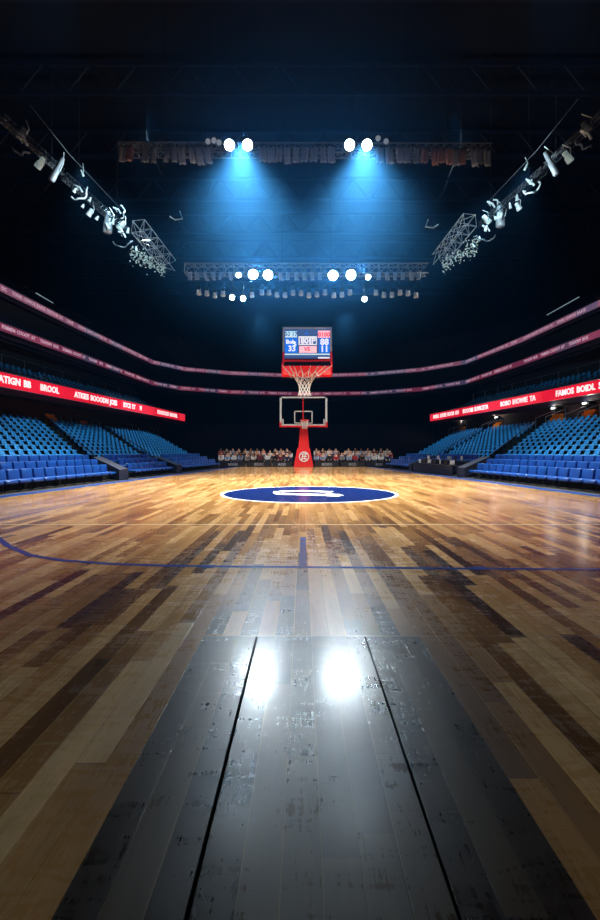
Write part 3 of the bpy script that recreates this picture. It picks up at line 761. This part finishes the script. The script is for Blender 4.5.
# floodlights
def lensmat(name, st, col=(.75, .9, 1)):
    m = bpy.data.materials.new(name); m.use_nodes = True; b = m.node_tree.nodes['Principled BSDF']
    b.inputs['Base Color'].default_value = (.9, .95, 1, 1); b.inputs['Emission Color'].default_value = (*col, 1); b.inputs['Emission Strength'].default_value = st
    return m
M_lens = lensmat('flood_lens', LENS_UPPER); M_lens2 = lensmat('flood_lens_lower', LENS_LOWER); M_lens_s = lensmat('small_lens', 90)
def make_lamp(name, rad, lm):
    e = empty(name)        # lens faces local -Y tilted down
    M = RX(-.0)
    n = 14; mb = MB(); prof = [(.0, .42), (.5, .42), (.75, .3), (1.0, .05), (1.08, -.05), (1.0, -.05)]
    vs = []; 
    for k, (rr, yy) in enumerate(prof):
        for i in range(n): a = 2*PI*i/n; vs.append((rad*rr*math.cos(a) if rr else 0, rad*yy*2.2, rad*rr*math.sin(a) if rr else 0))
    fs = [(k*n+i, k*n+(i+1) % n, (k+1)*n+(i+1) % n, (k+1)*n+i) for k in range(len(prof)-1) for i in range(n)]
    mb.add(vs, fs).build('housing', M_black, e, True)
    l = MB(); l.add([(rad*.95*math.cos(2*PI*i/n), -.02, rad*.95*math.sin(2*PI*i/n)) for i in range(n)]+[(rad*.95*math.cos(2*PI*i/n), .04, rad*.95*math.sin(2*PI*i/n)) for i in range(n)], [tuple(range(n)), tuple(range(2*n-1, n-1, -1))]+[(i, (i+1) % n, n+(i+1) % n, n+i) for i in range(n)])
    l.build('lens', lm, e)
    MB().tube([(-rad*1.15, .1*rad, 0), (-rad*1.15, .1*rad, rad*1.35), (rad*1.15, .1*rad, rad*1.35), (rad*1.15, .1*rad, 0)], rad*.08, 5).build('yoke', M_black, e)
    return e
big = make_lamp('floodlight', .24, M_lens); small = make_lamp('small_floodlight', .13, M_lens_s)
def put(proto, flag, px, py, Y, label, tilt, cat='floodlight', group=None, rz=0, z=0):
    p = at(px, py, Y)
    if flag[0]: o = copy_tree(proto, p)
    else: o = proto; o.location = p; flag[0] = True
    o.rotation_euler = (tilt, 0, rz); tag(o, label, cat, group); return o
fb, fs_ = [False], [False]
for px, w in ((229.5, 'leftmost'), (247.5, 'second from left'), (349.5, 'second from right'), (367, 'rightmost')):
    put(big, fb, px, 145, Y1_-.55, 'bright round floodlight on the upper truss, %s of four' % w, .55, group='floodlights on the upper truss')
for px, py, w in ((253, 274.5, 'outer left'), (268, 275, 'inner left'), (333, 275.5, 'inner right'), (351, 275, 'outer right')):
    o = put(big, fb, px, py, Y2_-.55, 'bright round floodlight on the lower truss, %s one of the big four' % w, .45, group='floodlights on the lower truss')
    for ch in o.children:
        if ch.name.startswith('lens'): me = ch.data.copy(); me.materials.clear(); me.materials.append(M_lens2); ch.data = me
for px, py, w in ((238.5, 275, 'upper lamp left of the left cluster'), (368, 277, 'upper lamp right of the right cluster'), (243, 298.5, 'lamp hanging lowest at left'), (232, 297.5, 'faint lamp hanging left of the lowest left lamp'), (364.5, 299, 'lamp hanging lowest at right')):
    sl = put(small, fs_, px, py, Y2_-.6, 'small bright lamp under the lower truss, %s' % w, 0, group='small lamps of the lower truss')
    if py > 290: MB().tube([(0, .02, .17), (0, .1, .5), (0, .35, 1.1), (0, .35, 1.62)], .02, 5).build('hanger', M_black, sl)
# small lamp boxes above the upper truss
for px, py, w in ((208, 141, 'leftmost, left of the left floodlights'), (214, 140, 'middle of three, left of the floodlights'), (219, 142, 'closest to the left floodlights'), (378, 138, 'closest to the right floodlights'), (386, 141, 'farthest right of the floodlights')):
    put(small, fs_, px, py+.5, Y1_-.35, 'tiny dim clip lamp on the upper truss, %s' % w, .3, 'lamp', 'tiny clip lamps %s' % ('left' if px < 300 else 'right'))
M_clip = lensmat('dim_lens', .15); M_clip.node_tree.nodes['Principled BSDF'].inputs['Base Color'].default_value = (.25, .3, .35, 1)
for o in bpy.data.objects:
    if o.name.startswith('small_floodlight') and 'tiny' in o.get('label', ''):
        for ch in o.children:
            if ch.name.startswith('lens'):
                me = ch.data.copy(); me.materials.clear(); me.materials.append(M_clip); ch.data = me
# drapes
M_drape = mat('grey_drape', '#7c8a9a', .8, var=.25, scale=3)
M_drape2 = mat('dusty_pink_drape', '#927470', .8, var=.25, scale=3)
def make_drape(i, m, w, h):
    rr = random.Random(i*13+5); mb = MB(); nx, nz = 5, 7; vs = []
    curl = rr.uniform(-.7, 1.0); ph = rr.uniform(0, 6)
    for th in (0, 1):
        for k in range(nz):
            q = k/(nz-1)
            for j in range(nx):
                t = j/(nx-1)-.5
                x = t*w*(1-.35*q*(1-q))+curl*.12*q*q; y = .06*math.sin(t*9+ph+q*2)+th*.02+.1*q*q*curl; z = -h*q
                vs.append((x, y, z))
    o = nx*nz; fs = []
    for k in range(nz-1):
        for j in range(nx-1):
            a = k*nx+j; fs += [(a, a+1, a+nx+1, a+nx), (o+a, o+a+nx, o+a+nx+1, o+a+1)]
    for j in range(nx-1): fs += [(j, o+j, o+j+1, j+1), ((nz-1)*nx+j, (nz-1)*nx+j+1, o+(nz-1)*nx+j+1, o+(nz-1)*nx+j)]
    for k in range(nz-1): fs += [(k*nx, (k+1)*nx, o+(k+1)*nx, o+k*nx), (k*nx+nx-1, o+k*nx+nx-1, o+(k+1)*nx+nx-1, (k+1)*nx+nx-1)]
    return mb.add(vs, fs).build('hanging_drape', m, None, True)
left = [121.5, 130, 145, 153, 167, 174, 181, 191, 199, 207]; mid = [263, 271, 279, 287, 296, 305, 314, 323, 331]; right = [380, 389, 400, 408, 417, 425, 434, 441, 449, 456, 463, 474, 481, 487]
for gname, lst, side in (('left of the left floodlights', left, 'left end'), ('between the two floodlight pairs', mid, 'left'), ('right of the right floodlights', right[::-1], 'right end')):
    for n_, px in enumerate(lst):
        pk = px in (130, 425, 434, 441, 449, 463)
        d = make_drape(int(px), M_drape2 if pk else M_drape, .30+.1*rnd.random(), .72+.12*rnd.random())
        d.location = at(px, 146.5+max(0, (px-400))*.03, Y1_-.3)
        tag(d, '%s drape, upper truss, %s, %s from %s' % ('dusty pink' if pk else 'curled grey', gname, ordn(n_+1), side), 'drape', 'drapes '+gname)
# lower truss: short drapes above, hanging cans below
for n_, px in enumerate([190, 197, 205, 213, 221, 230, 280, 288, 296, 304, 312, 320, 379, 387, 395, 403, 411, 419]):
    d = make_drape(int(px)+500, M_drape, .22, .42); d.location = at(px, 272, Y2_-.32)
    g_ = 'left of the lamps' if px < 240 else ('between the lamp clusters' if px < 330 else 'right of the lamps')
    k_ = n_ % 6+1
    tag(d, 'short grey drape on the lower truss %s, %s from left' % (g_, ordn(k_)), 'drape', 'short drapes '+g_)
M_can = mat('lamp_can_grey', '#9aa6ae', .45, .3, var=.2)
def make_can():
    e = empty('pendant_lamp'); n = 10
    prof = [(.0, .0), (.05, .0), (.09, -.06), (.11, -.22), (.13, -.42), (.11, -.44), (.0, -.44)]
    vs = [(r*math.cos(2*PI*i/n), r*math.sin(2*PI*i/n), z) for r, z in prof for i in range(n)]
    MB().add(vs, [(k*n+i, k*n+(i+1) % n, (k+1)*n+(i+1) % n, (k+1)*n+i) for k in range(len(prof)-1) for i in range(n)]).build('housing', M_can, e, True)
    MB().tube([(0, 0, 0), (0, 0, .5)], .012, 5).build('hanger', M_black, e)
    MB().box(-.11, .11, -.14, -.12, -.2, .02).build('bracket', M_black, e)
    return e
can = make_can(); fc = [False]
cans = [199, 207, 215, 223, 252, 262, 269, 277, 285, 293, 301, 309, 317, 325, 334, 342, 350, 376, 384, 392, 400, 408, 416]
for n_, px in enumerate(cans):
    g_ = 'left of the lowest left lamp' if px < 230 else ('between the two lowest lamps' if px < 360 else 'right of the lowest right lamp')
    k_ = [p for p in cans if (p < 230) == (px < 230) and (p < 360) == (px < 360)].index(px)+1
    put(can, fc, px, 288+1.5*math.sin(px), Y2_-.1, 'grey pendant lamp, lower truss, %s, %s from left' % (g_, ordn(k_)), 0, 'pendant lamp', 'pendant lamps '+g_)

# side rigs
M_glow = mat('glowing_fixture_glass', '#b8d4d4', .4, emit=.22, var=.3)
M_rigdk = mat('rig_truss_dark', '#1e262c', .5, .1)
M_metal = mat('bright_fixture_metal', '#cfe0e8', .3, .1, var=.3, scale=12)
def canister(px0, py0, px1, py1, Y, rad, m, label, s):
    a, c = at(px0, py0, Y), at(px1, py1, Y); e = empty('stage_lamp', a); d = c-a; L_ = d.length; d.normalize()
    p = [d*t*L_ for t in (0, .08, .45, .5, .95, 1)]; MB().tube(p, [rad*.6, rad*.8, rad*.8, rad, rad*1.1, rad*.9], 12).build('housing', m, e, True)
    u = d.cross(Vector((0, 1, 0))).normalized(); 
    MB().tube([d*L_*.5+u*rad*1.2, d*L_*.3+u*rad*1.6+Vector((0, 0, .2)), d*L_*.1+Vector((0, .2, .55))], .025, 5).build('yoke', M_metal, e)
    tag(e, label, 'stage lamp', 'lamps on the %s rig' % SIDE[s]); return e
def ring_light(px, py, Y, rad, label, s, a0=-2.6, a1=.6, m=None):
    p = at(px, py, Y); e = empty('bent_reflector', p)
    MB().tube([(rad*math.cos(a0+(a1-a0)*i/14), .1*math.sin(i), rad*math.sin(a0+(a1-a0)*i/14)) for i in range(15)], .05, 6).build('rim_bar', m or M_metal, e, True)
    MB().tube([(0, 0, 0), (-.2, .1, .35)], .03, 5).build('arm', M_metal, e)
    MB().tube([(-.25, 0, .3), (.1, 0, .15), (.25, 0, -.1)], .06, 6).build('clamp', M_metal, e)
    tag(e, label, 'reflector', 'reflectors on the %s rig' % SIDE[s])
def rig(s):
    # mirror of the left rig's columns for the right one, with a small shift as in the photograph
    X_ = (lambda px: px) if s < 0 else (lambda px: 608-px)
    nm = SIDE[s]; dy = 0 if s < 0 else -6
    P = lambda px, py, Y: at(X_(px), py+dy, Y)
    truss('rig_truss', P(2, 118, 20), P(62, 172, 25), .3, 'dark near section of the %s rig truss, closest to the picture edge' % nm, M_rigdk, (.2, .8), .025)
    truss('rig_truss', P(64, 176, 25.5), P(128, 232, 31.5), .36, 'middle section of the %s rig truss crowded with lamps' % nm, M_rigdk, (.2, .8), .025)
    truss('rig_truss', P(138, 226, 33), P(170, 266, 38), .95, 'bright lattice end section of the %s rig truss' % nm, M_steel, (.3, .8), .032)
    e = MB().tube([P(30, 105, 21), P(70, 155, 25), P(120, 208, 31)], .02, 5).build('rig_cable', M_rail)
    tag(e, 'thin cable running above the %s rig truss' % nm, 'cable', 'rig cables')
    canister(X_(44), 158+dy, X_(37), 168+dy, 22.5, .16, M_glow, 'short pale glass lamp near the picture edge of the %s rig' % nm, s)
    canister(X_(63), 158+dy, X_(51), 181+dy, 23.5, .15, M_can, 'long pale tubular lamp hanging across the %s rig' % nm, s)
    canister(X_(108), 212+dy, X_(107.5), 233+dy, 29.5, .26, M_can, 'fat round-bottomed lamp in the middle of the %s rig' % nm, s)
    canister(X_(125), 222+dy, X_(118), 229+dy, 30.5, .17, M_glow, 'short bright lamp beside the fat lamp of the %s rig' % nm, s)
    canister(X_(92), 209+dy, X_(88), 216+dy, 28, .15, M_metal, 'small lamp before the fat lamp of the %s rig' % nm, s)
    canister(X_(24), 128+dy, X_(20), 137+dy, 21, .2, M_trdk, 'unlit dark lamp nearest the corner of the %s rig' % nm, s)
    canister(X_(81), 170+dy, X_(83.5), 176+dy, 26.5, .06, M_glow, 'tiny green-white lamp above the %s rig' % nm, s)
    ring_light(X_(78), 190+dy, 26.3, .55, 'curved bright reflector at the centre of the %s rig' % nm, s, -2.4, .5)
    ring_light(X_(117), 212+dy, 30, .5, 'thin curved reflector above the fat lamp of the %s rig' % nm, s, -1.0, 1.2)
    ring_light(X_(122), 236+dy, 30.8, .75, 'wide shallow reflector hanging below the %s rig' % nm, s, -2.6, -.4, M_trdk)
    ring_light(X_(22), 143+dy, 21, .5, 'dim curved reflector nearest the corner of the %s rig' % nm, s, -2.8, -.9, M_trdk)
    # cluster of little lamps under the lattice section
    rr = random.Random(3 if s < 0 else 4); cl = MB()
    for k in range(240):
        t = rr.random(); px = 130+t*36; py = 251+t*20+rr.gauss(0, 5.2-2*t); p = P(px, py, 33+5*t)
        q = rr.uniform(.02, .055); cl.box(-q, q, -q*.6, q*.6, -q*.7, q*.7, T(p) @ Matrix.Rotation(rr.random()*3, 4, 'Y'))
    tag(cl.build('lamp_cluster', M_glow), 'dense cluster of tiny lamps hanging under the %s lattice truss' % nm, 'lamp cluster', kind='stuff')
    for k in range(9):
        px = 76+k*7.5; py = 190+k*6.5+rr.uniform(-8, 8)
        o = MB().tube([P(px, py, 26+k*.7), P(px+rr.uniform(-3, 3), py+rr.uniform(3, 6), 26+k*.7)], [.05, .1], 8).build('rig_clamp', M_metal)
        tag(o, 'small metal clamp on the %s rig, %s from the picture edge' % (nm, ordn(k+1)), 'clamp', 'clamps on the %s rig' % nm)
    # lone lamp on a cable
    p = P(178, 218 if s < 0 else 232, 30); e = empty('cable_lamp', p)
    MB().tube([(-.55, 0, .1), (-.2, 0, -.12), (.3, 0, -.05), (.12, 0, .45)] if s < 0 else [(.55, 0, .1), (.2, 0, -.12), (-.3, 0, -.05), (-.12, 0, .45)], .05, 6).build('bracket', M_metal, e)
    MB().tube([(0, 0, .1), (-1.9 if s < 0 else 1.9, -.5, 5.0), (-1.9 if s < 0 else 1.9, -.5, 33-p.z)], .012, 5).build('cable', M_cable, e)
    tag(e, 'lone bent bracket lamp on a slack cable between trusses, %s side' % nm, 'lamp', 'cable lamps')
rig(-1); rig(1)

# ------------------------------------------------------------------ far end: boards, benches, crowd
M_board = mat('black_advert_board', '#0c0f16', .5, var=.2)
M_bwhite = mat('board_lettering', '#9aa0a8', .6)
CROWD_L, CROWD_R = (219, 292), (314.5, 392)
bdw = {-1: [(220, 246, 'BOOK', 'far left'), (247, 271, 'SOOC', 'middle left'), (272, 292, 'AOD', 'inner left')], 1: [(315, 339, 'BOOO', 'inner right'), (340, 365, 'OCD', 'middle right'), (366, 392, 'SOO', 'far right')]}
BYY = 39.55
for s in (-1, 1):
    for a, c, w, nm in bdw[s]:
        e = empty('advert_board', ((a+c)/2*BYY/F-CX*BYY/F, BYY, 0)); hw = (c-a)/2*BYY/F-.03
        MB().box(-hw, hw, 0, .12, .0, .42).build('panel', M_board, e)
        text_mesh('lettering', w, .3, M_bwhite, e, Vector((0, -.02, .2)), (1, 0, 0), (0, 0, 1), .03, 'CENTER', .008)
        for sx in (-1, 1): MB().box(sx*hw*.8-.04, sx*hw*.8+.04, .12, .35, 0, .3).build('foot', M_black, e)
        tag(e, 'low black advertising board with white lettering, %s of the baseline' % nm, 'advertising board', 'advertising boards')
M_bench = mat('bench_dark', '#151a24', .6)
ROWS = [(40.35, 0.0), (41.25, .2), (42.15, .4)]
riser = MB()
riser.box(-8.0, 8.4, 40.95, 41.85, -.12, .2); riser.box(-8.0, 8.4, 41.85, 43.0, -.12, .4); riser.box(-8.0, 8.4, 39.9, 40.95, -.12, .0)
struct(riser.build('trim_crowd_risers', M_conc))
RN = ('front', 'middle', 'back')
for i, (Y, z) in enumerate(ROWS):
    for s, (a, c) in ((-1, CROWD_L), (1, CROWD_R)):
        if i and s > 0: break
        xa, xb = ((a-CX)*Y/F, (c-CX)*Y/F) if i == 0 else ((CROWD_L[0]-CX)*Y/F, (CROWD_R[1]-CX)*Y/F)
        e = empty('spectator_bench', ((xa+xb)/2, Y+.12, z)); hw = (xb-xa)/2
        MB().box(-hw, hw, -.18, .18, .38, .43).build('seat', M_bench, e)
        for t in (-.9, -.3, .3, .9): MB().box(hw*t-.04, hw*t+.04, -.15, .15, 0, .38).build('leg', M_bench, e)
        tag(e, 'long dark bench under the %s row of spectators%s' % (RN[i], '' if i else (' left of the hoop' if s < 0 else ' right of the hoop')), 'bench', 'spectator benches')
def skin(name, verts, edges, rad, m, parent, sub=1):
    me = bpy.data.meshes.new(name); me.from_pydata(verts, edges, []); o = bpy.data.objects.new(name, me); COL.objects.link(o)
    md = o.modifiers.new('s', 'SKIN'); md.use_smooth_shade = True
    sv = me.skin_vertices[0].data
    for i, r in enumerate(rad): sv[i].radius = (r, r) if not isinstance(r, tuple) else r
    sv[0].use_root = True
    if sub: o.modifiers.new('u', 'SUBSURF').levels = sub
    bpy.context.view_layer.update()
    m2 = bpy.data.meshes.new_from_object(o.evaluated_get(bpy.context.evaluated_depsgraph_get()))
    bpy.data.objects.remove(o); m2.materials.clear()
    r_ = bpy.data.objects.new(name, m2); COL.objects.link(r_)
    if parent: r_.parent = parent
    return r_
def seated(i):     # three seated poses; faces -Y
    rr = random.Random(40+i); lean = (0, -.08, .05)[i]; hands = ((-.16, -.36), (-.05, -.42), (-.2, -.2))[i]
    V = [(0, .05, .50), (0, .06+lean*.3, .72), (0, .07+lean*.7, .93), (0, .05+lean, 1.03), (0, .02+lean, 1.10), (0, .0+lean, 1.21)]
    E = [(0, 1), (1, 2), (2, 3), (3, 4), (4, 5)]; R = [(.15, .12), (.14, .11), (.15, .10), .055, .075, .085]
    for s in (-1, 1):
        n = len(V); hx_ = s*(.12 if i != 1 else .04); hz = .56 if i != 2 else .62
        V += [(s*.17, .07+lean*.7, .96), (s*.2, .03+lean*.5, .74), (s*.18, -.18, .62), (hx_, hands[1], hz), (hx_*.9, hands[1]-.07, hz)]
        E += [(2, n), (n, n+1), (n+1, n+2), (n+2, n+3), (n+3, n+4)]; R += [.06, .05, .042, .032, .026]
        n = len(V); V += [(s*.09, .02, .49), (s*.12, -.38, .50), (s*.12, -.40, .28), (s*.12, -.38, .07), (s*.13, -.50, .045)]
        E += [(0, n), (n, n+1), (n+1, n+2), (n+2, n+3), (n+3, n+4)]; R += [.09, .07, .055, .04, .04]
    return V, E, R
def person_proto(i):
    V, E, R = seated(i); lean = (0, -.08, .05)[i]
    e = empty('person')
    b_ = skin('body', V, E, R, None, e)
    infl = lambda r, k: tuple(x+k for x in r) if isinstance(r, tuple) else r+k
    ids = [1, 2, 0, 6, 7, 8, 16, 17, 18]; mp = {o: n for n, o in enumerate(ids)}
    skin('shirt', [V[k] for k in ids], [(mp[a], mp[c]) for a, c in E if a in mp and c in mp], [infl(R[k], .02) for k in ids], None, e)
    ids = [0, 11, 12, 13, 21, 22, 23]; mp = {o: n for n, o in enumerate(ids)}
    skin('trousers', [V[k] for k in ids], [(mp[a], mp[c]) for a, c in E if a in mp and c in mp], [infl(R[k], .018) for k in ids], None, e)
    h = skin('hair', [(0, .03+lean, 1.24), (0, .07+lean, 1.16)]+([(0, .09+lean, 1.02)] if i == 1 else []), [(0, 1)]+([(1, 2)] if i == 1 else []), [.095, .07]+([.05] if i == 1 else []), None, e)
    for s in (-1, 1):
        f_ = MB().box(s*.135-.05, s*.135+.05, -.54, -.32, 0, .08).build('shoe', M_black, e, bevel=.02)
    ns = MB().add([(-.012, -.085+lean, 1.17), (.012, -.085+lean, 1.17), (0, -.108+lean, 1.165), (0, -.08+lean, 1.205)], [(0, 1, 2), (1, 3, 2), (3, 0, 2), (0, 3, 1)]).build('nose', None, e)
    return e
protos = [person_proto(i) for i in range(3)]
skins = [mat('skin_tone_a', '#c99878', .6), mat('skin_tone_b', '#8a5a40', .6), mat('skin_tone_c', '#e0b498', .6)]
hairs = [mat('hair_black', '#14110f', .6), mat('hair_brown', '#3a2618', .6), mat('hair_fair', '#8a6a40', .6)]
shirts = [('white', '#c8ccd0'), ('navy', '#182a50'), ('black', '#14161a'), ('red', '#a8202c'), ('grey', '#70767e'), ('pale blue', '#7c9cc0'), ('dark', '#22262e'), ('maroon', '#5c1a2c')]
smat = {n: mat('shirt_'+n.replace(' ', '_'), c, .8) for n, c in shirts}
tro = [mat('trousers_dark', '#12151c', .8), mat('trousers_blue', '#1c2c48', .8)]
meshvar = {}
def dress(o, i, sk, sh, tr, ha):
    for ch in o.children:
        kind = ch.name.split('.')[0]
        m = {'body': sk, 'nose': sk, 'shirt': sh, 'trousers': tr, 'hair': ha}.get(kind)
        if m is None: continue
        key = (i, kind, m.name)
        if key not in meshvar:
            me = ch.data.copy(); me.materials.clear(); me.materials.append(m); meshvar[key] = me
        ch.data = meshvar[key]
usedp = [False]*3
for ri, (Y, z) in enumerate(ROWS):
    for s, (a, c) in ((-1, CROWD_L), (1, CROWD_R)):
        xa, xb = (a-CX)*Y/F+.3, (c-CX)*Y/F-.3; n = int((xb-xa)/.56)
        for k in range(n+1):
            if rnd.random() < (0, .02, .02)[ri]: continue
            x = xa+(xb-xa)*k/n+rnd.uniform(-.03, .03)+(.13 if ri % 2 else -.13); i = rnd.randrange(3)
            rz = rnd.uniform(-.1, .1); p = (x, Y, z)
            if usedp[i]: o = copy_tree(protos[i], p, rz)
            else: o = protos[i]; o.location = p; o.rotation_euler = (0, 0, rz); usedp[i] = True
            sn = shirts[rnd.choice([0, 0, 1, 2, 3, 4, 5, 5, 6, 7, 0, 2])][0]
            dress(o, i, rnd.choice(skins), smat[sn], rnd.choice(tro), rnd.choice(hairs))
            pos = ordn((n-k+1) if s < 0 else k+1)
            tag(o, 'seated person in %s top, %s row, %s to the %s of the hoop' % (sn, RN[ri], pos, 'left' if s < 0 else 'right'), 'person', 'spectators behind the baseline')

# press tables in the right middle block
M_tbl = mat('table_black_cloth', '#10141c', .8); M_mon = mat('monitor_shell', '#20242a', .4); M_paper = mat('paper_white', '#c6ccd4', .7)
for j, (r, z, w) in enumerate(((.03, 0, 'front'), (.12, .22, 'rear'))):
    y0, y1 = BLOCKS[1][1]; a = SP(1, y0+.1, r, z); c = SP(1, y1-.1, r, z); mid_ = (a+c)/2; L_ = (c-a).length; d = (c-a).normalized()
    e = empty('press_table', mid_, math.atan2(d.y, d.x))
    MB().box(-L_/2, L_/2, -.25, .25, .52, .56).build('tabletop', M_tbl, e); MB().box(-L_/2, L_/2, .2, .235, .02, .52).build('front_panel', M_navy, e)
    for sx in (-1, 1):
        for sy in (-.2, .15): MB().box(sx*L_/2*.96-.025, sx*L_/2*.96+.025, sy-.02, sy+.02, 0, .52).build('leg', M_leg, e)
    tag(e, 'long dark press table, %s one of two in the right middle block' % w, 'table', 'press tables')
    for k in range(7):
        q = a+(c-a)*(k+.6)/7.4; mo = empty('small_monitor', (q.x, q.y, z+.56), math.atan2(d.y, d.x)+rnd.uniform(-.3, .3))
        MB().box(-.17, .17, -.01, .02, .05, .28).build('screen', M_mon if k % 2 else M_paper, mo); MB().box(-.08, .08, -.06, .06, 0, .015).build('stand_base', M_mon, mo)
        MB().box(-.015, .015, -.005, .005, .01, .08).build('stand_neck', M_mon, mo)
        tag(mo, 'small %s monitor on the %s press table, %s from its near end' % ('black' if k % 2 else 'white-backed', w, ordn(k+1)), 'monitor', 'monitors on the press tables')
